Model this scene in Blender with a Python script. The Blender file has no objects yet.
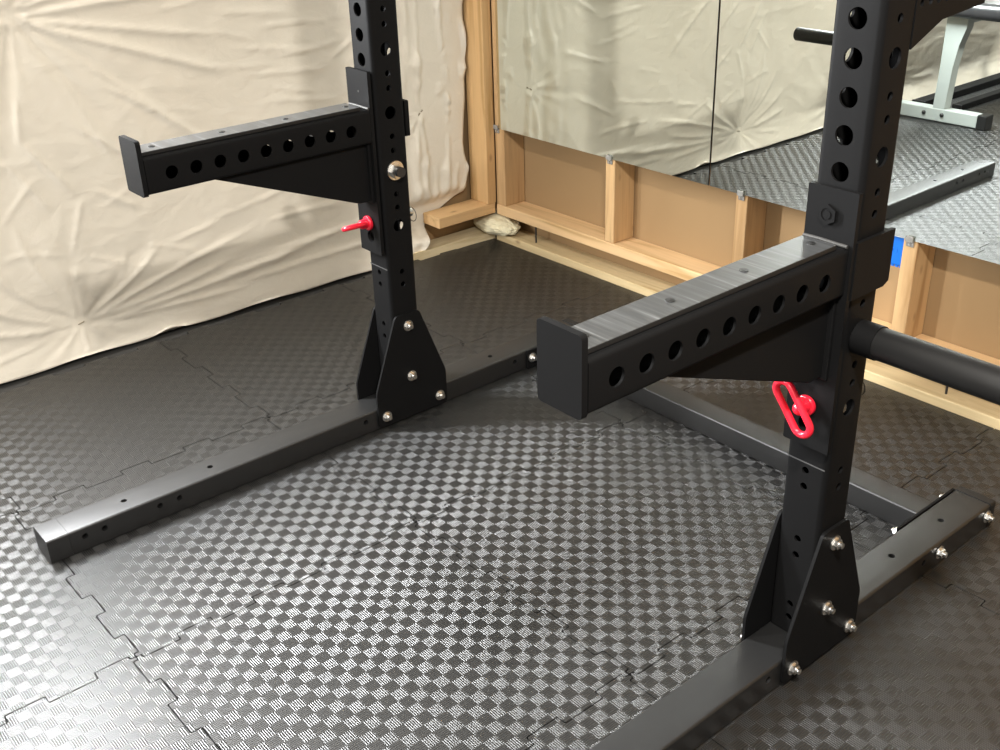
import bpy, bmesh, math, random
import numpy as np
from mathutils import Vector, Matrix

S = bpy.context.scene
COL = S.collection
PI = math.pi
random.seed(7)

# ------------------------------------------------------------------ helpers
def link(o):
    COL.objects.link(o)
    return o

def empty(name, loc, label=None, cat=None, group=None):
    o = link(bpy.data.objects.new(name, None))
    o.location = loc
    o.empty_display_size = 0.05
    tag(o, label, cat, group)
    return o

def tag(o, label=None, cat=None, group=None, kind=None):
    if label: o['label'] = label
    if cat: o['category'] = cat
    if group: o['group'] = group
    if kind: o['kind'] = kind
    return o

def wloc(o):
    v = Vector((0, 0, 0))
    while o is not None:
        v += o.location
        o = o.parent
    return v

def obj(name, bm, mat, parent=None, origin=None, smooth=None, label=None):
    """bm is in world coordinates; it is stored relative to its origin"""
    me = bpy.data.meshes.new(name)
    bmesh.ops.recalc_face_normals(bm, faces=bm.faces)
    base = wloc(parent) if parent is not None else Vector((0, 0, 0))
    org = Vector(origin) if origin is not None else base
    bmesh.ops.translate(bm, vec=-org, verts=bm.verts)
    bm.to_mesh(me)
    bm.free()
    o = link(bpy.data.objects.new(name, me))
    if isinstance(mat, (list, tuple)):
        for m in mat: me.materials.append(m)
    else:
        me.materials.append(mat)
    if parent is not None:
        o.parent = parent
    o.location = org - base
    if smooth is not None:
        for p in me.polygons: p.use_smooth = True
        me.set_sharp_from_angle(angle=math.radians(smooth))
    if label: o['label'] = label
    return o

def box(bm, x0, x1, y0, y1, z0, z1, bev=0.0, seg=2):
    r = bmesh.ops.create_cube(bm, size=1.0)
    vs = r['verts']
    bmesh.ops.scale(bm, vec=(x1 - x0, y1 - y0, z1 - z0), verts=vs)
    bmesh.ops.translate(bm, vec=((x0 + x1) / 2, (y0 + y1) / 2, (z0 + z1) / 2), verts=vs)
    if bev > 0:
        es = list({e for v in vs for e in v.link_edges})
        bmesh.ops.bevel(bm, geom=es, offset=bev, segments=seg, profile=0.5, affect='EDGES')
    return bm

def cyl(bm, c, axis, r, length, n=24, r2=None):
    """cylinder centred on c"""
    rr = bmesh.ops.create_cone(bm, cap_ends=True, segments=n, radius1=r, radius2=r if r2 is None else r2, depth=length)
    vs = rr['verts']
    q = Vector((0, 0, 1)).rotation_difference(Vector(axis))
    bmesh.ops.rotate(bm, cent=(0, 0, 0), matrix=q.to_matrix(), verts=vs)
    bmesh.ops.translate(bm, vec=c, verts=vs)
    return vs

def prism(bm, pts, f, d0, d1):
    """extrude closed 2-D outline pts; f(p, d) gives the 3-D point"""
    a = [bm.verts.new(f(p, d0)) for p in pts]
    b = [bm.verts.new(f(p, d1)) for p in pts]
    n = len(pts)
    bm.faces.new(a)
    bm.faces.new(b[::-1])
    for i in range(n):
        bm.faces.new((a[i], b[i], b[(i + 1) % n], a[(i + 1) % n]))
    return bm

def round_rect(w, h, r, n=5):
    out = []
    for cx, cy, a0 in ((w/2-r, h/2-r, 0), (-w/2+r, h/2-r, 90), (-w/2+r, -h/2+r, 180), (w/2-r, -h/2+r, 270)):
        for k in range(n + 1):
            a = math.radians(a0 + 90 * k / n)
            out.append((cx + r * math.cos(a), cy + r * math.sin(a)))
    return out

def round_poly(pts, r, n=5):
    """round the corners of a polygon"""
    out = []
    m = len(pts)
    for i in range(m):
        p0, p1, p2 = Vector(pts[i-1]), Vector(pts[i]), Vector(pts[(i+1) % m])
        a = (p0 - p1); b = (p2 - p1)
        rr = min(r, a.length * .45, b.length * .45)
        s, e = p1 + a.normalized() * rr, p1 + b.normalized() * rr
        for k in range(n + 1):
            t = k / n
            q = s.lerp(p1, t).lerp(p1.lerp(e, t), t)
            out.append((q.x, q.y))
    return out

def tube_path(bm, pts, r, n=12, closed=False):
    pts = [Vector(p) for p in pts]
    m = len(pts)
    rings = []
    up = None
    for i in range(m):
        if closed:
            t = (pts[(i+1) % m] - pts[i-1]).normalized()
        else:
            t = (pts[min(i+1, m-1)] - pts[max(i-1, 0)]).normalized()
        if up is None:
            up = t.orthogonal().normalized()
        up = (up - t * up.dot(t)).normalized()
        s = t.cross(up)
        rings.append([bm.verts.new(pts[i] + up * (r * math.cos(2*PI*k/n)) + s * (r * math.sin(2*PI*k/n))) for k in range(n)])
    for i in range(m if closed else m - 1):
        A, B = rings[i], rings[(i+1) % m]
        for k in range(n):
            bm.faces.new((A[k], A[(k+1) % n], B[(k+1) % n], B[k]))
    if not closed:
        bm.faces.new(rings[0][::-1]); bm.faces.new(rings[-1])
    return bm

def cut(bm, cutters):
    """exact boolean difference; returns a new bmesh"""
    def tmp(b, nm):
        me = bpy.data.meshes.new(nm)
        bmesh.ops.recalc_face_normals(b, faces=b.faces)
        b.to_mesh(me); b.free()
        return link(bpy.data.objects.new(nm, me))
    cb = bmesh.new()
    for c in cutters:
        kind = c[0]
        if kind == 'c': cyl(cb, c[1], c[2], c[3], c[4], c[5] if len(c) > 5 else 20)
        else: box(cb, *c[1])
    A, B = tmp(bm, 'tmp_a'), tmp(cb, 'tmp_b')
    m = A.modifiers.new('b', 'BOOLEAN')
    m.object = B; m.operation = 'DIFFERENCE'; m.solver = 'EXACT'; m.use_self = True
    dg = bpy.context.evaluated_depsgraph_get()
    me = bpy.data.meshes.new_from_object(A.evaluated_get(dg))
    out = bmesh.new(); out.from_mesh(me)
    bpy.data.meshes.remove(me)
    for o in (A, B):
        d = o.data
        bpy.data.objects.remove(o); bpy.data.meshes.remove(d)
    return out

# ------------------------------------------------------------------ materials
def newmat(name):
    m = bpy.data.materials.new(name); m.use_nodes = True
    nt = m.node_tree
    b = nt.nodes['Principled BSDF']
    return m, nt, b

def nd(nt, typ, **kw):
    n = nt.nodes.new(typ)
    for k, v in kw.items(): setattr(n, k, v)
    return n

def mth(nt, op, a, b=None, c=None):
    n = nt.nodes.new('ShaderNodeMath'); n.operation = op
    for i, v in enumerate((a, b, c)):
        if v is None: continue
        if isinstance(v, (int, float)): n.inputs[i].default_value = v
        else: nt.links.new(v, n.inputs[i])
    return n.outputs[0]

def ramp(nt, fac, stops):
    r = nt.nodes.new('ShaderNodeValToRGB')
    el = r.color_ramp.elements
    while len(el) < len(stops): el.new(0.5)
    for e, (p, c) in zip(el, stops):
        e.position = p; e.color = (*c, 1)
    nt.links.new(fac, r.inputs[0])
    return r.outputs[0]

def plain(name, col, rough=.5, metal=0.0, spec=.5, bump=0.0, bscale=300.0, rvar=0.0):
    m, nt, b = newmat(name)
    b.inputs['Base Color'].default_value = (*col, 1)
    b.inputs['Roughness'].default_value = rough
    b.inputs['Metallic'].default_value = metal
    b.inputs['Specular IOR Level'].default_value = spec
    tc = nd(nt, 'ShaderNodeTexCoord')
    if bump > 0:
        n = nd(nt, 'ShaderNodeTexNoise'); n.inputs['Scale'].default_value = bscale; n.inputs['Detail'].default_value = 2
        nt.links.new(tc.outputs['Object'], n.inputs['Vector'])
        bp = nd(nt, 'ShaderNodeBump'); bp.inputs['Strength'].default_value = bump; bp.inputs['Distance'].default_value = .001
        nt.links.new(n.outputs[0], bp.inputs['Height']); nt.links.new(bp.outputs[0], b.inputs['Normal'])
    if rvar > 0:
        n2 = nd(nt, 'ShaderNodeTexNoise'); n2.inputs['Scale'].default_value = 14; n2.inputs['Detail'].default_value = 4
        nt.links.new(tc.outputs['Object'], n2.inputs['Vector'])
        r = mth(nt, 'MULTIPLY_ADD', n2.outputs[0], rvar, rough - rvar / 2)
        nt.links.new(r, b.inputs['Roughness'])
    return m

def wood(name, axis, light=(.56, .38, .20), dark=(.41, .25, .11), seed=0.0, rough=.55):
    m, nt, b = newmat(name)
    tc = nd(nt, 'ShaderNodeTexCoord')
    mp = nd(nt, 'ShaderNodeMapping')
    sc = [26, 26, 26]; sc['xyz'.index(axis)] = 1.6
    mp.inputs['Scale'].default_value = sc
    mp.inputs['Location'].default_value = (seed, seed * 1.7, seed * .6)
    nt.links.new(tc.outputs['Object'], mp.inputs['Vector'])
    n = nd(nt, 'ShaderNodeTexNoise'); n.inputs['Scale'].default_value = 1.5; n.inputs['Detail'].default_value = 5
    n.inputs['Distortion'].default_value = .6
    nt.links.new(mp.outputs[0], n.inputs['Vector'])
    c = ramp(nt, n.outputs[0], [(.30, dark), (.47, light), (.60, tuple(min(1, v * 1.08) for v in light)), (.78, tuple((a + d) / 2 for a, d in zip(light, dark)))])
    # knots
    mp2 = nd(nt, 'ShaderNodeMapping'); s2 = [13, 13, 13]; s2['xyz'.index(axis)] = 7
    mp2.inputs['Scale'].default_value = s2; mp2.inputs['Location'].default_value = (seed * 2.1 + .3, seed, seed * 3)
    nt.links.new(tc.outputs['Object'], mp2.inputs['Vector'])
    v = nd(nt, 'ShaderNodeTexVoronoi'); v.inputs['Scale'].default_value = 1.0
    nt.links.new(mp2.outputs[0], v.inputs['Vector'])
    k = mth(nt, 'SUBTRACT', 1.0, mth(nt, 'SMOOTH_MIN', mth(nt, 'MULTIPLY', v.outputs['Distance'], 8.0), 1.0, .2))
    k = mth(nt, 'MAXIMUM', mth(nt, 'MULTIPLY', k, .8), 0.0)
    mx = nd(nt, 'ShaderNodeMix'); mx.data_type = 'RGBA'
    nt.links.new(k, mx.inputs[0]); nt.links.new(c, mx.inputs[6]); mx.inputs[7].default_value = (.20, .10, .04, 1)
    nt.links.new(mx.outputs[2], b.inputs['Base Color'])
    b.inputs['Roughness'].default_value = rough
    b.inputs['Specular IOR Level'].default_value = .3
    bp = nd(nt, 'ShaderNodeBump'); bp.inputs['Strength'].default_value = .25; bp.inputs['Distance'].default_value = .002
    nt.links.new(n.outputs[0], bp.inputs['Height']); nt.links.new(bp.outputs[0], b.inputs['Normal'])
    return m

M = {}
M['powder'] = plain('black_powder_coat', (.0060, .0060, .0062), .55, 0, .07, .15, 900, .06)
M['powder_runner'] = plain('black_worn_powder_coat', (.008, .008, .008), .43, 0, .65, .08, 900, .08)
M['powder_arm'] = plain('black_textured_steel', (.0060, .0060, .0062), .55, 0, .07, .15, 900)
M['rubber'] = plain('black_rubber', (.011, .011, .011), .45, 0, .3)
M['zinc'] = plain('zinc_plated_steel', (.78, .77, .74), .28, 1.0)
M['tube_shade'] = plain('tube_inside_shade', (.004, .004, .004), .8, 0, .03)  # shade inside the tubes, put in as a near-black colour
M['red'] = plain('red_enamel', (.62, .012, .03), .28, 0, .5)
M['darksteel'] = plain('black_bolt_steel', (.02, .02, .02), .35, 0, .5)
M['weld'] = plain('grey_weld_bead', (.045, .044, .042), .5, .2, .3, .5, 250)
M['scuff'] = plain('scuffed_line', (.05, .05, .05), .5)
M['kraft'] = plain('tan_drywall_back', (.31, .20, .098), .75, 0, .25, .1, 60)
M['drywall'] = plain('grey_basement_wall', (.22, .21, .20), .8)
M['ceiling'] = plain('dim_ceiling', (.30, .27, .23), .9)
M['slab'] = plain('dark_concrete', (.05, .048, .045), .8, 0, .3, .3, 60)
M['blue'] = plain('blue_plastic', (.0, .12, .52), .45)
M['clip'] = plain('clear_plastic', (.5, .49, .46), .2, 0, .5)
M['clip'].node_tree.nodes['Principled BSDF'].inputs['Transmission Weight'].default_value = .5
M['insul'] = plain('yellow_mineral_wool', (.70, .64, .45), .95, 0, .1, 1.0, 120)
M['glass_edge'] = plain('ground_glass_edge', (.50, .56, .52), .3)
M['mirror_back'] = plain('mirror_backing', (.012, .012, .012), .6)
M['white_steel'] = plain('white_powder_coat', (.33, .36, .345), .4)
M['vinyl'] = plain('black_vinyl', (.02, .02, .022), .3, 0, .5, .1, 200)
M['staple'] = plain('steel_staple', (.35, .30, .22), .4, .8)

def mirror_mat():
    m, nt, b = newmat('silvered_mirror')
    b.inputs['Base Color'].default_value = (.86, .915, .875, 1)
    b.inputs['Metallic'].default_value = 1.0
    b.inputs['Roughness'].default_value = 0.0
    return m
M['mirror'] = mirror_mat()

def strip_mat():
    """wear strip: glossy black plastic, streaked by the bar"""
    m, nt, b = newmat('scuffed_wear_strip')
    tc = nd(nt, 'ShaderNodeTexCoord')
    mp = nd(nt, 'ShaderNodeMapping'); mp.inputs['Scale'].default_value = (6, 150, 20)
    nt.links.new(tc.outputs['Object'], mp.inputs['Vector'])
    n = nd(nt, 'ShaderNodeTexNoise'); n.inputs['Scale'].default_value = 1; n.inputs['Detail'].default_value = 4
    nt.links.new(mp.outputs[0], n.inputs['Vector'])
    c = ramp(nt, n.outputs[0], [(.45, (.085, .087, .088)), (.62, (.13, .134, .136)), (.75, (.30, .305, .31))])
    nt.links.new(c, b.inputs['Base Color'])
    b.inputs['Metallic'].default_value = .6
    r = mth(nt, 'MULTIPLY_ADD', n.outputs[0], .20, .22)
    nt.links.new(r, b.inputs['Roughness'])
    b.inputs['Specular IOR Level'].default_value = .9
    return m
M['strip'] = strip_mat()

CELL = .615 / 26
def mat_foam(slope=.80, rough=.36):
    """EVA foam tile with a woven pattern of small squares, ridged along x and y in turn"""
    m, nt, b = newmat('black_eva_foam')
    tc = nd(nt, 'ShaderNodeTexCoord')
    sp = nd(nt, 'ShaderNodeSeparateXYZ'); nt.links.new(tc.outputs['Object'], sp.inputs[0])
    u = mth(nt, 'DIVIDE', sp.outputs[0], CELL); v = mth(nt, 'DIVIDE', sp.outputs[1], CELL)
    iu, iv = mth(nt, 'FLOOR', u), mth(nt, 'FLOOR', v)
    par = mth(nt, 'FLOORED_MODULO', mth(nt, 'ADD', iu, iv), 2.0)
    par = mth(nt, 'GREATER_THAN', par, .5)
    fu, fv = mth(nt, 'SUBTRACT', u, iu), mth(nt, 'SUBTRACT', v, iv)
    def sel(a, b_):   # par ? a : b
        return mth(nt, 'ADD', mth(nt, 'MULTIPLY', a, par), mth(nt, 'MULTIPLY', b_, mth(nt, 'SUBTRACT', 1.0, par)))
    across, along = sel(fu, fv), sel(fv, fu)
    fr = mth(nt, 'FRACT', mth(nt, 'MULTIPLY', across, 6.0))
    w = mth(nt, 'MULTIPLY', mth(nt, 'SUBTRACT', fr, .5), 2.0 * slope)      # six rounded ridges to a square
    w = mth(nt, 'DIVIDE', w, mth(nt, 'SQRT', mth(nt, 'SUBTRACT', 1.0, mth(nt, 'MULTIPLY', w, w))))
    # ends of the ridges roll down into the gap between squares
    d = mth(nt, 'SUBTRACT', along, .5)
    e = mth(nt, 'MAXIMUM', mth(nt, 'SUBTRACT', mth(nt, 'ABSOLUTE', d), .468), 0.0)
    e = mth(nt, 'MULTIPLY', mth(nt, 'MULTIPLY', e, 18.0), mth(nt, 'SIGN', d))
    ix = sel(w, e); iy = sel(e, w)
    cb = nd(nt, 'ShaderNodeCombineXYZ')
    nt.links.new(ix, cb.inputs[0]); nt.links.new(iy, cb.inputs[1]); cb.inputs[2].default_value = 1.0
    nm = nd(nt, 'ShaderNodeVectorMath'); nm.operation = 'NORMALIZE'; nt.links.new(cb.outputs[0], nm.inputs[0])
    # sides of the tile keep their own normal
    ge = nd(nt, 'ShaderNodeNewGeometry'); sz = nd(nt, 'ShaderNodeSeparateXYZ'); nt.links.new(ge.outputs['True Normal'], sz.inputs[0])
    top = mth(nt, 'GREATER_THAN', sz.outputs[2], .5)
    mx = nd(nt, 'ShaderNodeMix'); mx.data_type = 'VECTOR'
    nt.links.new(top, mx.inputs[0]); nt.links.new(ge.outputs['True Normal'], mx.inputs[4]); nt.links.new(nm.outputs[0], mx.inputs[5])
    nt.links.new(mx.outputs[1], b.inputs['Normal'])
    n = nd(nt, 'ShaderNodeTexNoise'); n.inputs['Scale'].default_value = 7; n.inputs['Detail'].default_value = 3
    nt.links.new(tc.outputs['Object'], n.inputs['Vector'])
    nt.links.new(mth(nt, 'MULTIPLY_ADD', n.outputs[0], .08, rough - .04), b.inputs['Roughness'])
    b.inputs['Base Color'].default_value = (.012, .012, .0115, 1)
    b.inputs['Specular IOR Level'].default_value = .75
    return m
M['foam'] = mat_foam()

def plastic_mat():
    m, nt, b = newmat('white_plastic_sheeting')
    tc = nd(nt, 'ShaderNodeTexCoord')
    b.inputs['Base Color'].default_value = (.74, .685, .585, 1)
    b.inputs['Roughness'].default_value = .33
    b.inputs['Specular IOR Level'].default_value = .45
    mp = nd(nt, 'ShaderNodeMapping'); mp.inputs['Scale'].default_value = (1, 1, 1.8); mp.inputs['Rotation'].default_value = (.35, 0, 0)
    nt.links.new(tc.outputs['Object'], mp.inputs['Vector'])
    n = nd(nt, 'ShaderNodeTexNoise'); n.inputs['Scale'].default_value = 14; n.inputs['Detail'].default_value = 6; n.inputs['Distortion'].default_value = .8
    nt.links.new(mp.outputs[0], n.inputs['Vector'])
    bp = nd(nt, 'ShaderNodeBump'); bp.inputs['Strength'].default_value = .35; bp.inputs['Distance'].default_value = .006
    nt.links.new(n.outputs[0], bp.inputs['Height']); nt.links.new(bp.outputs[0], b.inputs['Normal'])
    return m
M['plastic'] = plastic_mat()

# ------------------------------------------------------------------ measured places
HW = .0381          # half of a 3 inch tube
W = 1.1756          # right upright; the left one stands at x = 0
YF, YR = -.895, .594
HR = .055           # height of the base runners
YM = .968           # front of the mirror-wall studs
CEIL = 2.14

# ------------------------------------------------------------------ floor
b = bmesh.new(); box(b, -1.0, 4.6, -5.2, 1.2, -.16, -.0125)
tag(obj('floor', b, M['slab']), kind='structure')

P = .615
TX0, TY0 = -.203, -.267      # a seam crossing
DEEP = .0095
def tooth_side(n=8):
    """one side of a tile from 0 to P: list of (along, out)"""
    pts = [(0, 0), (.010, 0)]
    q = P / n
    for k in range(n):
        s = DEEP if k % 2 == 0 else -DEEP
        a, c = k * q, (k + 1) * q
        g = .0045 * (1 if s > 0 else -1)
        pts += [(a - g if k else a + .010, s), (c + g if k < n - 1 else c - .010, s)]
    return pts + [(P - .010, 0), (P, 0)]
SIDE = tooth_side()
def tile_outline(gap=.0010, flat=False):
    o = []
    o += [(a, -f) for a, f in SIDE[:-1]]                                # y = 0 side
    o += [(P + f, a) for a, f in SIDE[:-1]]                             # x = P side
    if flat: o += [(P, P + .002), (0, P + .002)]                        # cut straight along the wall
    else: o += [(a, P - f) for a, f in reversed(SIDE)][:-1]
    o += [(f, a) for a, f in reversed(SIDE)][:-1]
    c = P / 2
    pts = []
    for i, p in enumerate(o):
        pts.append(p)
    # pull in a little so that neighbours do not touch
    out = []
    n = len(pts)
    for i in range(n):
        p0, p1, p2 = Vector(pts[i-1]), Vector(pts[i]), Vector(pts[(i+1) % n])
        d1, d2 = (p1 - p0).normalized(), (p2 - p1).normalized()
        n1, n2 = Vector((-d1.y, d1.x)), Vector((-d2.y, d2.x))
        m_ = (n1 + n2)
        m_ = m_ / max(.3, m_.length_squared / 2) if m_.length > .2 else n1
        out.append(p1 + m_ * gap)
    return [(v.x, v.y) for v in out]
def tile_mesh(flat=False):
    bm = bmesh.new()
    prism(bm, round_poly(tile_outline(flat=flat), .0035, 3), lambda p, d: (p[0], p[1], d), -.0118, 0.0)
    bmesh.ops.recalc_face_normals(bm, faces=bm.faces)
    me = bpy.data.meshes.new('puzzle_mat')
    bm.to_mesh(me); bm.free()
    me.materials.append(M['foam'])
    return me
TILE, TILE_CUT = tile_mesh(), tile_mesh(True)
ORD = ['first', 'second', 'third', 'fourth', 'fifth', 'sixth', 'seventh']
for r in range(7):
    for c in range(5):
        if r >= 4 and c > 2: continue
        o = link(bpy.data.objects.new('puzzle_mat', TILE_CUT if r == 0 else TILE))
        o.location = (TX0 + P * (c - 1), TY0 + P * (1 - r), 0)
        tag(o, f'black foam puzzle mat, {ORD[r]} row from mirror wall, {ORD[c]} column from plastic sheet', 'foam mat', 'interlocking foam mats')

# ------------------------------------------------------------------ room shell
b = bmesh.new(); box(b, -1.0, 4.6, 1.15, 1.25, -.16, CEIL)
tag(obj('wall_back', b, M['drywall']), kind='structure')
b = bmesh.new(); box(b, 4.5, 4.6, -5.2, 1.15, -.0125, CEIL)
tag(obj('wall_right', b, M['drywall']), kind='structure')
b = bmesh.new(); box(b, -1.0, 4.5, -5.2, -5.1, -.0125, CEIL)
tag(obj('wall_front', b, M['drywall']), kind='structure')
b = bmesh.new(); box(b, -1.0, 4.6, -5.2, 1.25, CEIL, CEIL + .1)
tag(obj('ceiling', b, M['ceiling']), kind='structure')
b = bmesh.new(); box(b, -1.0, -.90, -5.1, 1.15, -.0125, CEIL)
wl = tag(obj('wall_left', b, M['kraft'], origin=(-.95, -2, 0)), kind='structure')

# framing of the mirror wall
wm = tag(empty('wall_mirror_side', (0, YM, 0)), kind='structure')
b = bmesh.new(); box(b, -.89, 4.5, 1.058, 1.072, .0, CEIL)
obj('backing_board', b, M['kraft'], wm)
b = bmesh.new(); box(b, -.796, 4.5, .971, 1.057, -.0125, .022, .003)
obj('sole_plate', b, wood('pale_sole_pine', 'x', (.56, .44, .25), (.44, .32, .16), 3.1), wm)
b = bmesh.new(); box(b, -.786, 4.5, .968, 1.057, .092, .128, .003)
obj('bottom_plate', b, wood('pine_plate', 'x', (.66, .45, .24), (.48, .30, .13), 1.3), wm)
for i, x in enumerate((-.783, -.265, .2275, .727, 1.222, 1.71, 2.2, 2.69, 3.18, 3.67, 4.16)):
    b = bmesh.new(); box(b, x, x + (.045 if i == 0 else .038), YM, 1.057, .1285, CEIL, .003)
    obj('wall_stud', b, wood('pine_stud', 'z', (.55, .36, .18) if i % 2 else (.51, .33, .165), (.39, .23, .10), 1.9 * i + .4), wm)
for x in (-.62, .879):
    b = bmesh.new(); cyl(b, (x, 1.0, .057), (0, 0, 1), .003, .07, 10)
    obj('spike', b, M['darksteel'], wm)

# framing of the plastic covered wall near the corner
b = bmesh.new(); box(b, -.879, -.7842, .929, .967, .1335, CEIL, .003)
obj('corner_stud', b, wood('pine_corner_stud', 'z', (.56, .355, .165), (.42, .25, .095), 8.2), wl)
b = bmesh.new(); box(b, -.879, -.789, .722, .966, .096, .133, .003)
obj('bottom_plate', b, wood('pine_short_plate', 'y', (.64, .42, .21), (.47, .28, .115), 5.5), wl)
b = bmesh.new()
prism(b, [(-.80, .97), (-.83, .55), (-.895, .55), (-.895, .97)], lambda p, d: (p[0], p[1], d), -.0122, .022)
obj('sole_plate', b, wood('pale_sole_pine_left', 'y', (.60, .50, .32), (.46, .36, .20), 6.6), wl)

# mirrors, a few millimetres in front of the studs
MZ0, MZ1 = .394, 1.92
def mirror(x0, x1, label):
    t = empty('wall_mirror', ((x0 + x1) / 2, .965, MZ0), label, 'mirror', 'frameless mirror panels')
    b = bmesh.new()
    box(b, x0, x1, .9628, .9672, MZ0, MZ1)
    g = obj('glass_pane', b, [M['glass_edge'], M['mirror'], M['mirror_back']], t)
    for p in g.data.polygons:
        if p.normal.y < -.9: p.material_index = 1
        elif p.normal.y > .9 or abs(p.normal.x) > .9: p.material_index = 2
mirror(-.756, .1335, 'frameless mirror panel nearest the corner post, above two open stud bays')
mirror(.1395, 1.03, 'frameless mirror panel reflecting the white bench, behind the near upright')
# clips that carry the mirrors
for x, lab in ((-.768, 'clear plastic mirror clip on the stud next to the corner post'), (-.245, 'clear plastic mirror clip on the second stud from the corner'),
               (.247, 'clear plastic mirror clip on the stud seen over the near spotter arm'), (.746, 'clear plastic mirror clip on the stud beside the blue box')):
    t = empty('mirror_clip', (x, .966, .385), lab, 'clip', 'clips under the mirrors')
    b = bmesh.new()
    box(b, x - .010, x + .010, .9635, .9675, .377, .3925, .0012)
    box(b, x - .010, x + .010, .957, .9675, .3905, .3935, .0008)
    box(b, x - .010, x + .010, .957, .9605, .392, .405, .0012)
    obj('clip_body', b, M['clip'], t)
    b = bmesh.new(); cyl(b, (x, .9625, .384), (0, 1, 0), .0035, .002, 12)
    obj('screw', b, M['zinc'], t)

# blue box on the side of the stud
t = empty('electrical_box', (.70, 1.0, .312), 'blue plastic electrical box on the stud behind the near upright', 'electrical box')
b = bmesh.new(); box(b, .668, .7265, .984, 1.056, .314, .41, .004)
obj('box_body', b, M['blue'], t)
b = bmesh.new()
for k in range(5):
    box(b, .671 + k * .011, .678 + k * .011, .986, .991, .3095, .3145)
obj('bottom_lugs', b, M['blue'], t)
b = bmesh.new()
tube_path(b, [(.7 + .006 * math.cos(a), .984, .352 + .006 * math.sin(a)) for a in [2*PI*k/16 for k in range(16)]], .001, 6, True)
obj('knockout_ring', b, M['blue'], t)

# wad of insulation in the corner
b = bmesh.new()
bmesh.ops.create_icosphere(b, subdivisions=5, radius=1.0)
from mathutils import noise
for v in b.verts:
    p = v.co.copy()
    n_ = noise.fractal(p * 2.2, 1.0, 2.0, 4)
    k = 1 + .07 * n_ + .05 * noise.noise(p * 9) + .03 * noise.noise(p * 23)
    v.co = Vector((-.825 + p.x * .130 * k, .975 + p.y * .060 * k, .052 + p.z * .036 * k))
    v.co.x += -.0; v.co.y = min(v.co.y - .25 * min(0, v.co.x + .80), 1.05)
    v.co.z = min(max(v.co.z, .0235), .0905)
ins = obj('insulation_wad', b, M['insul'], origin=(-.795, .985, .023), smooth=60)
tag(ins, 'pale yellow insulation wad stuffed under the plates in the corner', 'insulation')

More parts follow.
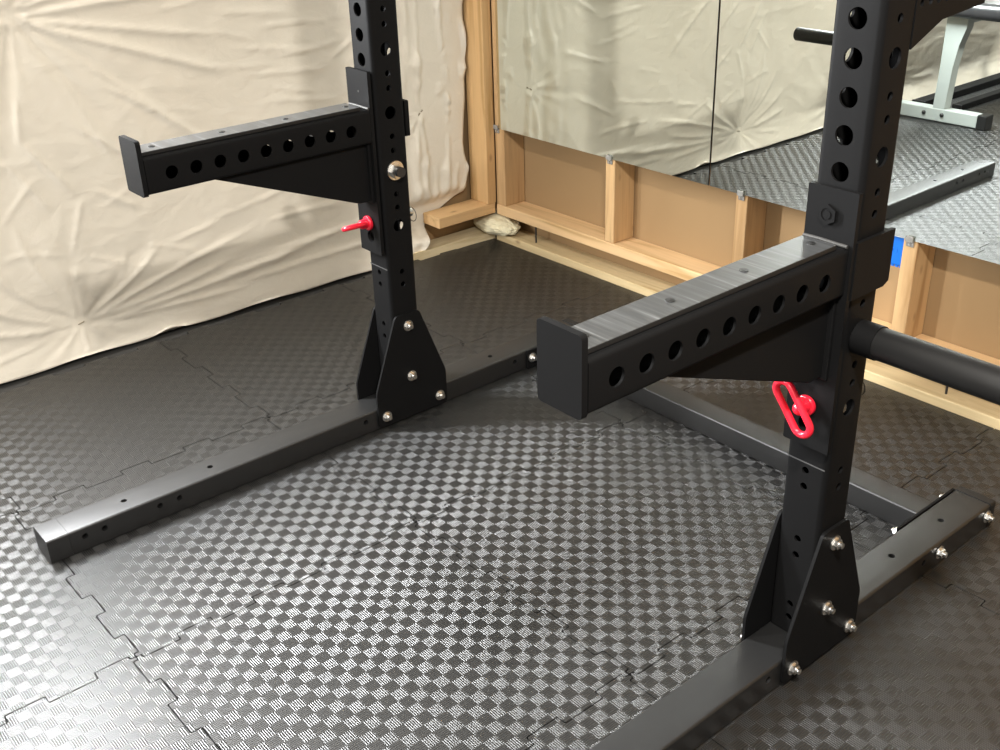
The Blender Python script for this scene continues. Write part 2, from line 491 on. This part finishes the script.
# ------------------------------------------------------------------ plastic sheet on the left wall
def plastic():
    yl = np.concatenate([np.arange(-5.05, -2.4, .06), np.arange(-2.4, -1.3, .02), np.arange(-1.3, .9051, .0075)])
    zl = np.concatenate([np.arange(0.0, 1.25, .0075), np.arange(1.25, CEIL - .005, .05)])
    Y, Z = np.meshgrid(yl, zl, indexing='ij')
    ze = np.array([0, .015, .03, .06, .10, .135, .172, .21, .25, .30, .337, .42, .48, .8, 3])
    ye = np.array([.672, .676, .695, .715, .735, .81, .892, .908, .915, .903, .898, .906, .914, .922, .922])
    E = np.interp(Z, ze, ye)
    k = np.clip((Y - .55) / (.905 - .55), 0, 1)
    Y = np.where(Y > .55, .55 + k * (E - .55), Y)
    H = np.zeros_like(Y)
    rng = np.random.default_rng(4)
    def vnoise(fx, fy, seed):
        r = np.random.default_rng(seed)
        g = r.standard_normal((64, 64))
        u, v = Y * fx + 31.7, Z * fy + 11.3
        i, j = np.floor(u).astype(int), np.floor(v).astype(int)
        a, c = u - i, v - j
        a = a*a*(3-2*a); c = c*c*(3-2*c)
        G = lambda p, q: g[p % 64, q % 64]
        return (G(i, j)*(1-a)+G(i+1, j)*a)*(1-c)+(G(i, j+1)*(1-a)+G(i+1, j+1)*a)*c
    # sag and pillow between the fastenings
    H += .010 * vnoise(1.6, 1.9, 1) + .003 * vnoise(4, 3.1, 2) + .0008 * vnoise(9, 11, 3)
    # ridged folds
    for s, (fx, fy, a) in enumerate(((2.6, 5.0, .0018), (5.0, 9.0, .0012), (8.0, 15.0, .0007))):
        n1 = vnoise(fx, fy, 20 + s) + .6 * vnoise(fx * 1.9, fy * 1.9, 30 + s)
        H += a * (1 - np.minimum(np.abs(n1) * 1.6, 1)) ** 2
    # fans of folds round the fastenings
    pins = [(-.459, .096, .55, .016, 15), (-.473, .92, .75, .020, 17), (.722, .465, .24, .034, 13), (.80, .62, .20, .022, 11), (.855, .455, .18, .022, 11),
            (-1.15, .10, .5, .014, 15), (-1.75, .12, .5, .016, 13), (-1.2, .95, .6, .015, 15), (-1.9, .9, .6, .015, 13), (-2.6, .1, .5, .015, 13), (.30, 1.12, .5, .012, 15)]
    for q, (py, pz, R, A, m) in enumerate(pins):
        dy, dz = Y - py, Z - pz
        d = np.hypot(dy, dz) + 1e-6
        th = np.arctan2(dz, dy)
        ph = rng.uniform(0, 6.28, 4)
        wob = .5 * vnoise(3, 3, 60 + q)
        f = np.sin(m * th + ph[0] + wob) * .55 + np.sin((m * 1.0 + 6) * th + ph[1] - wob) * .35 + np.sin(7 * th + ph[2]) * .5
        f = np.abs(f) ** 1.2 * np.sign(f)
        env = np.exp(-d / (R * .40)) * np.minimum(d / .035, 1)
        H += A * .25 * f * env
        H -= .012 * np.exp(-(d / .10) ** 1.3)
    # single creases traced over the wall: y0,z0,y1,z1,height,width
    def crease(y0, z0, y1, z1, a, w, bend=0.0):
        nonlocal H
        dy, dz = y1 - y0, z1 - z0
        L = math.hypot(dy, dz)
        t = ((Y - y0) * dy + (Z - z0) * dz) / (L * L)
        s = ((Y - y0) * -dz + (Z - z0) * dy) / L
        tt = np.clip(t, 0, 1)
        s = s - bend * 4 * tt * (1 - tt)
        env = np.clip(np.minimum(t, 1 - t) * 5, 0, 1)
        ww = w * (.5 + .8 * tt)
        H += .78 * a * env * np.exp(-np.abs(s / (.75 * ww)) ** 1.2)
    for c_ in CREASES: crease(*c_)
    # upright drapery next to the corner post
    dr = np.clip((Y - .56) / .18, 0, 1)
    up = np.clip((Z - .10) / .15, 0, 1)
    H += dr * up * (.009 * np.sin(Y * 62 + 1.8 * vnoise(2, 3.5, 90)) + .006 * np.sin(Y * 131 + 3 * vnoise(2.5, 5, 91)) + .006 * (1 - np.minimum(np.abs(vnoise(24, 7, 92)) * 2, 1)) ** 2 + .004 * vnoise(30, 22, 94))
    H += dr * (1 - up) * (.012 * vnoise(16, 16, 93) + .007 * vnoise(38, 34, 95))
    H += -.018 * dr * up
    # rolled last inches of the free edge
    ed = np.clip((Y - (E - .03)) / .03, 0, 1)
    H += .010 * ed ** 2 * np.sin(Z * 21 + 1)
    rec = np.clip((Y - .63) / .06, 0, 1) * np.clip(1 - np.abs(Z - .12) / .07, 0, 1)
    # foot of the sheet: pulled onto the sole plate
    ft = np.clip(1 - Z / .10, 0, 1)
    X0 = -.852 + .025 * np.clip((Y - .35) / .35, 0, 1)
    H = H * (1 - .75 * ft)
    X = X0 - .012 * (1 - ft) + np.clip(H, -.03, .05)
    X = np.where(rec > 0, X + (np.minimum(X, -.884) - X) * np.minimum(rec * 2, 1), X)
    X = np.where(Y > .93, np.minimum(X, -.83), X)
    # ragged lower hem, with one notch
    zl0 = .004 + .004 * np.sin(Y * 17) * np.sin(Y * 5.3 + 1) + .018 * np.exp(-((Y + .22) / .035) ** 2)
    Z = np.where(Z < .0075, np.maximum(zl0, .001), Z)
    ny, nz = Y.shape
    verts = np.stack([X, Y, Z], -1).reshape(-1, 3)
    idx = np.arange(ny * nz).reshape(ny, nz)
    f = np.stack([idx[:-1, :-1], idx[1:, :-1], idx[1:, 1:], idx[:-1, 1:]], -1).reshape(-1, 4)
    me = bpy.data.meshes.new('plastic_sheet')
    me.from_pydata(verts.tolist(), [], f.tolist())
    me.materials.append(M['plastic'])
    for p in me.polygons: p.use_smooth = True
    o = link(bpy.data.objects.new('plastic_sheet', me))
    tag(o, 'creased white plastic sheeting stapled over the whole wall behind the far upright', 'plastic sheet')
    md = o.modifiers.new('thick', 'SOLIDIFY'); md.thickness = .0008; md.offset = -1
    # staples that hold it
    xs = X
    for (py, pz, sx) in ((-.459, .096, .010), (.722, .465, .0025), (.735, .473, .0025)):
        i = np.argmin((Y - py) ** 2 + (Z - pz) ** 2)
        x = float(X.reshape(-1)[i])
        b = bmesh.new()
        tube_path(b, [(x - .002, py - sx, pz - .002), (x + .0025, py - sx * .7, pz), (x + .003, py + sx * .7, pz + .003), (x - .002, py + sx, pz + .004)], .0016, 8)
        obj('staple', b, M['staple'], o)
    return o

CREASES = [
    # fan from the upper fastening
    (-.46, .905, .06, .80, .010, .010), (-.46, .90, .10, .69, .012, .012), (-.46, .915, .0, .93, .012, .012), (-.44, .88, -.12, .62, .007, .008),
    (-.30, .73, .03, .47, .012, .011, .015), (-.42, .66, -.16, .44, .008, .008, .01), (-.40, .80, -.28, .50, .006, .007),
    (-.52, .62, -.40, .45, .011, .010), (-.57, .58, -.47, .42, .007, .008), (-.36, .46, -.24, .38, .008, .008), (-.50, .73, -.52, .60, .008, .008),
    # fan from the lower fastening
    (-.42, .105, .10, .245, .010, .010, .01), (-.42, .10, .02, .17, .008, .009, -.008), (-.40, .13, -.20, .27, .007, .007, -.01), (-.18, .26, -.02, .29, .006, .007),
    (-.43, .09, .30, .145, .009, .012, -.006), (-.50, .11, -.72, .23, .009, .010, .012), (-.52, .10, -.75, .15, .008, .009, .006), (-.50, .14, -.66, .32, .008, .009, .02),
    (-.48, .16, -.58, .42, .006, .008, .02), (-.46, .14, -.45, .27, .007, .005), (-.45, .29, -.39, .45, .006, .006), (-.45, .29, -.62, .33, .005, .006, -.01), (-.42, .29, -.30, .23, .006, .006),
    (-.33, .18, -.30, .28, .005, .005), (-.48, .09, -.74, .05, .008, .008), (-.42, .085, .05, .07, .008, .008), (-.1, .12, .62, .20, .009, .012, -.01), (.0, .09, .62, .10, .008, .010),
    # fine wavy wrinkles between the arm and the upright
    (-.05, .82, .18, .77, .005, .006, .01), (.0, .73, .22, .70, .005, .006, -.008), (-.10, .88, .12, .90, .005, .006, .006), (.20, .80, .42, .79, .006, .006, .008),
    (.24, .72, .46, .74, .006, .006, -.008), (.18, .64, .36, .60, .005, .006), (-.20, .64, .0, .60, .004, .005, .008), (-.35, .40, -.22, .46, .004, .005), (-.62, .40, -.50, .52, .005, .006),
    (-.25, .28, -.10, .22, .005, .006), (.05, .42, .20, .46, .004, .006), (.12, .25, .42, .24, .006, .008, .01), (-.15, .20, .08, .215, .005, .006), (.05, .15, .38, .165, .006, .007),
    # loose wrinkles over the middle
    (.06, .86, .30, .83, .006, .009), (.10, .76, .36, .72, .006, .008), (.14, .68, .40, .66, .006, .008), (.18, .60, .42, .57, .005, .008), (.22, .90, .48, .90, .006, .009),
    (.10, .32, .34, .36, .005, .007), (-.05, .30, .20, .33, .004, .006), (.30, .30, .55, .42, .006, .008), (.35, .50, .60, .58, .007, .009), (.40, .68, .62, .80, .007, .009),
]
plastic()

# ------------------------------------------------------------------ the rack
RACK = empty('squat_rack', (W / 2, 0, 0), 'black steel squat rack with perforated uprights on bolted floor runners', 'squat rack')

def shade_inside(o, ax, bx, ca, cb, hb, ha=None):
    """colour the inside of a tube near black, so its holes look shaded"""
    ha = hb if ha is None else ha
    for p in o.data.polygons:
        if abs(p.center[ax] - ca) < ha and abs(p.center[bx] - cb) < hb and p.normal[ax] * (p.center[ax] - ca) + p.normal[bx] * (p.center[bx] - cb) < 1e-6:
            p.material_index = 1

def upright(cx, name_label=None):
    z0, z1 = HR + .001, 1.86
    bm = bmesh.new()
    out = round_rect(2*HW, 2*HW, .0095, 6); inn = round_rect(2*HW - .008, 2*HW - .008, .003, 3)
    prism(bm, out, lambda p, d: (cx + p[0], p[1], d), z0, z1)
    ib = bmesh.new()
    cs = []
    big, small = .0142, .0064
    zf = [1.0640 - .0508 * k for k in range(-14, 13)]
    for z in zf:
        if z > .53: cs.append(('c', (cx, 0, z), (0, 1, 0), big, .12))
    cs += [('c', (cx, 0, z), (0, 1, 0), big, .12) for z in (.4700, .5035)]
    for z in (.3795, .350, .249, .217, .116, .0885): cs.append(('c', (cx, 0, z), (0, 1, 0), small, .12))
    zs = [1.013, .8815, .748, .493] + [1.013 + .132 * k for k in range(1, 6)]
    for z in zs: cs.append(('c', (cx, 0, z), (1, 0, 0), big, .12))
    for m in (.948, .816, .681, .551, .366) + tuple(1.079 + .132 * k for k in range(6)):
        for s in (-.0155, .0155): cs.append(('c', (cx, 0, m + s), (1, 0, 0), small, .12))
    bm = cut(bm, [('b', (cx - HW + .004, cx + HW - .004, -HW + .004, HW - .004, z0 - .01, z1 - .004))])   # hollow core
    bm = cut(bm, cs)
    o = obj('upright', bm, [M['powder'], M['tube_shade']], RACK, smooth=35)
    shade_inside(o, 0, 1, cx - RACK.location.x, 0, HW - .003)
    return o

def runner(cx, label):
    bm = bmesh.new()
    prism(bm, round_rect(2*HW, HR, .005, 5), lambda p, d: (cx + p[0], d, HR/2 + p[1]), YF + .045, YR - .019)
    cs = []
    for y in (-.718, -.52, .282, .454): cs.append(('c', (cx, y, HR), (0, 0, 1), .0064, .03))
    for y in (-.80 + .0,): pass
    for y in (-.820, -.779, -.658, -.614, -.136, .334):
        cs.append(('c', (cx + HW, y, .034), (1, 0, 0), .0064, .03)); cs.append(('c', (cx - HW, y, .034), (1, 0, 0), .0064, .03))
    bm = cut(bm, cs)
    o = obj('base_runner', bm, M['powder_runner'], RACK, smooth=35)
    for y0, y1, g in ((YF, YF + .0445, .0003), (YR - .0185, YR, .0012)):
        bm = bmesh.new()
        prism(bm, round_rect(2*HW + 2*g, HR + g, .005, 5), lambda p, d: (cx + p[0], d, (HR + g)/2 + p[1]), y0, y1)
        obj('end_cap', bm, M['powder_runner'] if y0 < 0 else M['rubber'], o, smooth=35)
    return o

def gusset(cx, side):
    x = cx + side * (HW + .0012)
    x2 = x + side * .0055
    pts = round_poly([(-.034, .278), (.034, .278), (.103, .097), (.103, .006), (-.103, .006), (-.103, .097)], .010, 4)
    bm = bmesh.new()
    prism(bm, pts, lambda p, d: (d, p[0], p[1]), x, x2)
    bm.normal_update()
    return obj('gusset_plate', bm, M['powder'], RACK, smooth=30)

def hexprism(bm, c, axis, r, L):
    return cyl(bm, c, axis, r, L, 6)

def bolt(cx, y, z, x_in, x_out, stub=.006):
    """zinc bolt through along x, washers and hex ends on both faces; x_in < x_out"""
    bm = bmesh.new()
    for x, s in ((x_out, 1), (x_in, -1)):
        cyl(bm, (x + s * .0012, y, z), (1, 0, 0), .0132, .0022, 24)
        hexprism(bm, (x + s * .0058, y, z), (1, 0, 0), .0092, .0070)
        cyl(bm, (x + s * (.0093 + stub/2), y, z), (1, 0, 0), .0050, stub, 14)
    cyl(bm, ((x_in + x_out)/2, y, z), (1, 0, 0), .0045, x_out - x_in + .012, 14)      # shank
    return obj('bolt', bm, M['zinc'], RACK, smooth=30)

for cx in (0.0, W):
    upright(cx)
    runner(cx, '')
    for s in (-1, 1): gusset(cx, s)
    for y, z in ((0, .247), (0, .1145), (.080, .032), (-.080, .032)):
        bolt(cx, y, z, cx - HW - .0068, cx + HW + .0068)

# rear cross member with its end flanges
b = bmesh.new()
prism(b, round_rect(.063, HR - .002, .005, 5), lambda p, d: (d, .4765 + p[0], (HR - .002)/2 + p[1]), HW + .008, W - HW - .008)
cm = obj('cross_member', b, M['powder_runner'], RACK, smooth=35)
for xa, xb in ((HW + .0012, HW + .0075), (W - HW - .0075, W - HW - .0012)):
    b = bmesh.new(); box(b, xa, xb, .372, .578, .002, HR, .0015)
    obj('flange_plate', b, M['powder'], cm)
for cx in (0.0, W):
    for y in (.3876, .5640):
        if cx == 0: bolt(cx, y, .033, cx - HW - .001, cx + HW + .0078)
        else: bolt(cx, y, .033, cx - HW - .0078, cx + HW + .001)

# plate storage pegs, one out of the outer side of each upright
for cx, s in ((0.0, -1), (W, 1)):
    zc = .613 if s > 0 else .621
    pr = .0245 if s > 0 else .0222
    b = bmesh.new()
    x0 = cx + s * (HW + .001)
    xe = cx + s * (.304 if s < 0 else .323)
    vs = cyl(b, ((x0 + xe) / 2, 0, zc), (1, 0, 0), pr, abs(xe - x0), 40)
    ee = [e for e in b.edges if abs(e.verts[0].co.x - e.verts[1].co.x) < 1e-6]
    bmesh.ops.bevel(b, geom=ee, offset=.003, segments=3, profile=.5, affect='EDGES')
    pg = obj('storage_peg', b, M['rubber'], RACK, smooth=40)
    b = bmesh.new(); cyl(b, (x0 + s * .018, 0, zc), (1, 0, 0), pr + .0017, .034, 40)
    obj('peg_collar', b, M['powder'], pg, smooth=40)
    xi = cx - s * HW
    b = bmesh.new()
    cyl(b, (xi - s * .0022, 0, zc), (1, 0, 0), .0215, .0034, 32)
    hexprism(b, (xi - s * .0095, 0, zc), (1, 0, 0), .0168, .0115)
    obj('peg_nut', b, M['zinc'], pg, smooth=30)
    b = bmesh.new(); cyl(b, (xi - s * .0195, 0, zc), (1, 0, 0), .0115, .012, 20)
    obj('peg_bolt_end', b, M['darksteel'], pg, smooth=30)

# perforated bracket on the back of the near upright
b = bmesh.new()
pts = [(.0345, 1.019), (.105, 1.049), (.212, 1.058), (.212, 1.125), (.0345, 1.125)]
prism(b, pts, lambda p, d: (d, p[0], p[1]), W + HW - .006, W + HW + .0005)
b = cut(b, [('c', (W + HW, .047 + .0205 * k, 1.0765), (1, 0, 0), .0046, .04, 14) for k in range(8)])
rb = obj('rear_bracket', b, M['powder'], RACK, smooth=30)
b = bmesh.new()
box(b, W - HW, W + HW - .0065, .0395, .212, 1.118, 1.125, .001)
box(b, W - HW, W - HW + .006, .0395, .212, 1.058, 1.1175, .001)
obj('bracket_channel', b, M['powder'], rb)
# thin scuffed line across the front of each upright
for cx in (0.0, W):
    b = bmesh.new()
    box(b, cx - HW + .004, cx + HW - .004, -HW - .0005, -HW + .0002, .3925, .3945)
    obj('scuff_line', b, M['scuff'], RACK)

# ------------------------------------------------------------------ spotter arms
def spotter_arm(cx, s, label):
    """s = +1: the arm whose side plate lies on the +x face"""
    T = empty('spotter_arm', (cx, -.045, .43), label, 'spotter arm', 'spotter arms of the rack')
    YE = -.5655 if s > 0 else -.5710
    # beam
    zb, zt = .690, .7625
    bm = bmesh.new()
    prism(bm, round_rect(2*HW, zt - zb, .007, 6), lambda p, d: (cx + p[0], d, (zb + zt)/2 + p[1]), YE + .0105, -.0535)
    bm = cut(bm, [('b', (cx - HW + .004, cx + HW - .004, YE, -.04, zb + .004, zt - .004))])
    cs = []
    for k in range(9): cs.append(('c', (cx, -.509 + .0508 * k, .7250), (1, 0, 0), .0130, .12, 24))
    bm = cut(bm, cs)
    beam = obj('beam', bm, [M['powder_arm'], M['tube_shade']], T, smooth=35)
    shade_inside(beam, 0, 2, 0, (zb + zt)/2 - .43, (zt - zb)/2 - .003, HW - .003)
    # end plate
    bm = bmesh.new()
    prism(bm, round_poly([(-.0375, .6868), (.0378, .6868), (.0378, .7942), (-.0375, .7942)], .007, 4),
          lambda p, d: (cx + p[0], d, p[1]), YE, YE + .0095)
    ep = obj('end_plate', bm, M['powder_arm'], T, smooth=30)
    # wear strip and its screws
    bm = bmesh.new(); box(bm, cx - .029, cx + .029, YE + .0105, -.070, zt + .0005, .7705, .0012)
    st = obj('wear_strip', bm, [M['rubber'], M['strip']], T)
    for p in st.data.polygons:
        if p.normal.z > .9: p.material_index = 1
    for y in (-.525, -.378, -.235, -.089):
        bm = bmesh.new()
        cyl(bm, (cx, y, .7712), (0, 0, 1), .0062, .0012, 20)
        cyl(bm, (cx, y, .7719), (0, 0, 1), .0030, .0012, 6)
        obj('strip_screw', bm, M['darksteel'], st, smooth=30)
    # web below the beam
    bm = bmesh.new()
    pts = [(-.425, zb - .0005), (-.0545, zb - .0005), (-.0545, .560), (-.088, .560)]
    prism(bm, pts, lambda p, d: (d, p[0], p[1]), cx - .022, cx + .022)
    bmesh.ops.bevel(bm, geom=bm.edges[:], offset=.002, segments=2, profile=.5, affect='EDGES')
    obj('web_gusset', bm, M['powder_arm'], T)
    bm = bmesh.new(); box(bm, cx - .030, cx + .030, -.0600, -.0530, .556, zb - .001, .0015)
    obj('web_flange', bm, M['powder_arm'], T)
    # mount: front plate, outer side plate, back lip
    bm = bmesh.new()
    prism(bm, round_poly([(-.0375, .432), (.0435, .432), (.0435, .842), (-.0375, .842)], .002, 2),
          lambda p, d: (cx + s * p[0], d, p[1]), -.0525, -.0445)
    bm = cut(bm, [('c', (cx, -.048, z), (0, 1, 0), .0133, .05, 24) for z in (.470, .5035)])
    fp = obj('mount_plate', bm, M['powder_arm'], T, smooth=30)
    bm = bmesh.new()
    xa, xb = cx + s * (HW + .0015), cx + s * (HW + .0075)
    prism(bm, [(-.0440, .684), (.036, .684), (.0485, .690), (.0485, .770), (-.0440, .770)], lambda p, d: (d, p[0], p[1]), min(xa, xb), max(xa, xb))
    obj('side_plate', bm, M['powder_arm'], T, smooth=30)
    bm = bmesh.new()
    xc = cx - s * .036
    prism(bm, round_poly([(xc, .688), (xa, .688), (xa, .766), (xc, .766)], .004, 3), lambda p, d: (p[0], d, p[1]), .0395, .0495)
    obj('back_lip', bm, M['powder_arm'], T, smooth=30)
    # weld and liner round the root of the arm
    bm = bmesh.new()
    tube_path(bm, [(cx - .0365, -.0545, .7655), (cx - .01, -.0545, .7660), (cx + .015, -.0550, .7655), (cx + .036, -.0545, .7650)], .0030, 8)
    obj('weld_bead', bm, M['weld'], T, smooth=50)
    if s > 0:
        bm = bmesh.new()
        hexprism(bm, (cx - .001, -.0548, .804), (0, 1, 0), .0150, .0045)
        bm = cut(bm, [('c', (cx - .001, -.058, .804), (0, 1, 0), .0092, .004, 24)])
        cyl(bm, (cx - .001, -.0550, .804), (0, 1, 0), .0062, .0045, 20)
        obj('stop_nut', bm, M['powder_arm'], T, smooth=30)
    else:
        bm = bmesh.new(); cyl(bm, (cx, -.0527, .797), (0, 1, 0), .0022, .0012, 12)
        obj('stop_nut', bm, M['weld'], T, smooth=30)
    return T
spotter_arm(0.0, -1, 'black spotter arm on the far upright, in front of the plastic sheet')
spotter_arm(W, 1, 'black spotter arm on the near upright, end plate towards the middle of the floor')

# ------------------------------------------------------------------ lock pins
def lock_pin(cx, label, handle):
    """handle: list of loop points relative to the knob"""
    zc = .5035
    T = empty('lock_pin', (cx, -.0525, zc), label, 'lock pin', 'red handled lock pins')
    bm = bmesh.new(); cyl(bm, (cx, .0040, zc), (0, 1, 0), .0118, .115, 20)
    bmesh.ops.bevel(bm, geom=[e for e in bm.edges if abs(e.verts[0].co.y - e.verts[1].co.y) < 1e-6], offset=.002, segments=2, profile=.5, affect='EDGES')
    sh = obj('pin_shaft', bm, M['zinc'], T, smooth=40)
    bm = bmesh.new()
    cyl(bm, (cx, -.0575, zc), (0, 1, 0), .0165, .0085, 28)
    bmesh.ops.bevel(bm, geom=[e for e in bm.edges if abs(e.verts[0].co.y - e.verts[1].co.y) < 1e-6], offset=.0025, segments=3, profile=.5, affect='EDGES')
    cyl(bm, (cx, -.066, zc), (0, 1, 0), .0105, .0095, 24)
    bmesh.ops.create_uvsphere(bm, u_segments=20, v_segments=12, radius=.0108, matrix=Matrix.Translation((cx, -.0725, zc)))
    obj('knob', bm, M['red'], T, smooth=40)
    bm = bmesh.new()
    tube_path(bm, [(cx + p[0], -.0525 + p[1], zc + p[2]) for p in handle], .0057, 14, True)
    obj('handle', bm, M['red'], T, smooth=60)
    # wire ring through the far end
    bm = bmesh.new()
    tube_path(bm, [(cx + .012 + .016 * math.cos(a),   .0565, zc - .004 + .016 * math.sin(a)) for a in [2*PI*k/28 for k in range(28)]], .0009, 6, True)
    obj('wire_ring', bm, M['darksteel'], sh)
    return T

def oblong(a, c, L, R, o, n=10):
    """oval loop: unit axes a (long) and c (short), half length L, radius R, centre o"""
    out = []
    for s, a0 in ((1, -90), (-1, 90)):
        for k in range(n + 1):
            t = math.radians(a0 + 180 * k / n)
            out.append(Vector(o) + Vector(a) * (s * L if False else (L if s > 0 else -L)) + Vector(a) * (R * math.cos(t)) + Vector(c) * (R * math.sin(t)))
    return [tuple(p) for p in out]
a = Vector((.62, 0, -.785)).normalized(); c = Vector((.785, 0, .62)).normalized()
lock_pin(W, 'red loop handled lock pin in the near upright, below its spotter arm', oblong(a, c, .0300, .0145, (-.0055, -.029, .002)))
a = Vector((0.0, -1, .02)).normalized(); c = Vector((-.86, .0, -.35)).normalized()
lock_pin(0.0, 'red loop handled lock pin sticking out of the far upright', oblong(a, c, .0165, .0105, (0, -.040, 0)))

# ------------------------------------------------------------------ bench (seen in the mirror)
T = empty('weight_bench', (-.56, -1.53, 0), 'white framed weight bench with black pad, seen in the mirror', 'bench')
b = bmesh.new(); box(b, -.79, -.364, -1.555, -1.497, .004, .062, .004)
fb = obj('foot_bar', b, M['white_steel'], T)
for x0, x1 in ((-.812, -.788), (-.366, -.321)):
    b = bmesh.new(); box(b, x0, x1, -1.558, -1.494, .0005, .065, .004)
    obj('end_cap', b, M['rubber'], fb)
for x in (-.625, -.535):
    b = bmesh.new()
    bmesh.ops.create_uvsphere(b, u_segments=16, v_segments=10, radius=.010, matrix=Matrix.Translation((x, -1.4965, .036)) @ Matrix.Scale(.7, 4, (0, 1, 0)))
    obj('cap_bolt', b, M['darksteel'], fb, smooth=60)
b = bmesh.new()
prof = [(-.586, .0625), (-.530, .0625), (-.520, .25), (-.506, .35), (-.482, .43), (-.482, .4715), (-.580, .4715), (-.580, .25)]
prism(b, prof, lambda p, d: (p[0], d, p[1]), -1.555, -1.500)
obj('post', b, M['white_steel'], T, smooth=30)
b = bmesh.new(); box(b, -.585, -.535, -2.65, -1.556, .425, .4715, .004)
obj('spine', b, M['white_steel'], T)
b = bmesh.new(); box(b, -.600, -.532, -2.60, -2.545, .0625, .424, .004)
obj('post', b, M['white_steel'], T)
b = bmesh.new(); box(b, -.79, -.33, -2.602, -2.543, .004, .062, .004)
obj('foot_bar', b, M['white_steel'], T)
b = bmesh.new(); box(b, -.66, -.29, -2.7, -1.44, .4725, .545, .030, 5)
obj('pad', b, M['vinyl'], T, smooth=50)

# low black rails on the floor beyond the bench
def rail(name_label, x0, x1, y0, y1, h):
    t = empty('floor_rail', ((x0 + x1)/2, (y0 + y1)/2, 0), name_label, 'rail', 'black rails on the floor')
    b = bmesh.new(); box(b, x0, x1, y0, y1, .0005, h, .003)
    obj('rail_tube', b, M['powder'], t)
    b = bmesh.new(); box(b, x0 - .001, x1 + .001, y1 + .0005, y1 + .012, .0005, h + .001, .003)
    obj('end_cap', b, M['rubber'], t)
rail('black steel rail on the floor along the plastic sheet, behind the bench foot', -.80, -.735, -4.3, -1.70, .034)
rail('black steel rail on the floor under the bench pad, seen in the mirror', -.630, -.585, -2.5, -1.77, .028)

# ------------------------------------------------------------------ lamps
def lamp(name, loc, size, power, col=(1, .86, .68), shape='DISK'):
    l = bpy.data.lights.new(name, 'AREA'); l.shape = shape; l.size = size
    l.energy = power; l.color = col
    o = link(bpy.data.objects.new(name, l)); o.location = loc
    return o
LC = (1, .955, .89)
lamp('ceiling_lamp', (1.90, -.84, CEIL - .06), .12, 85, LC)
l2 = lamp('wall_lamp', (-.76, -.84, 1.46), .12, 230, (.96, .98, 1), 'RECTANGLE')
l2.data.size_y = .98
l2.rotation_euler = Vector((1, -.20, -.03)).to_track_quat('-Z', 'Y').to_euler()
lamp('ceiling_lamp', (1.90, -3.3, CEIL - .06), .60, 155, LC)  # broad soft fill, added out of view to brighten the left wall
l4 = lamp('wall_lamp', (-.76, -3.0, 1.68), .14, 130, (.96, .98, 1), 'RECTANGLE')
l4.data.size_y = .85
l4.rotation_euler = Vector((1, .6, -.45)).to_track_quat('-Z', 'Y').to_euler()

w = bpy.data.worlds.new('world'); S.world = w; w.use_nodes = True
w.node_tree.nodes['Background'].inputs[0].default_value = (.9, .85, .78, 1)
w.node_tree.nodes['Background'].inputs[1].default_value = .02

# ------------------------------------------------------------------ camera
F = 1092.386
yaw, pit, rol = .8828, -.4711, -.0320
fwd = Vector((-math.sin(yaw) * math.cos(pit), math.cos(yaw) * math.cos(pit), math.sin(pit)))
r0 = Vector((math.cos(yaw), math.sin(yaw), 0)); u0 = r0.cross(fwd)
r = r0 * math.cos(rol) + u0 * math.sin(rol)
u = -r0 * math.sin(rol) + u0 * math.cos(rol)
cd = bpy.data.cameras.new('camera'); cd.sensor_fit = 'HORIZONTAL'; cd.sensor_width = 36; cd.lens = 36 * F / 1000
cd.clip_start = .02
co = link(bpy.data.objects.new('camera', cd))
mw = Matrix(((r.x, u.x, -fwd.x, 1.9985), (r.y, u.y, -fwd.y, -1.3296), (r.z, u.z, -fwd.z, 1.3066), (0, 0, 0, 1)))
co.matrix_world = mw
S.camera = co

S.view_settings.view_transform = 'Standard'
S.view_settings.look = 'None'
S.view_settings.exposure = 0.0
S.view_settings.gamma = 1.0
S.view_settings.use_curve_mapping = False
try:
    S.cycles.use_denoising = True
    S.cycles.max_bounces = 10
    S.cycles.diffuse_bounces = 5
except Exception:
    pass
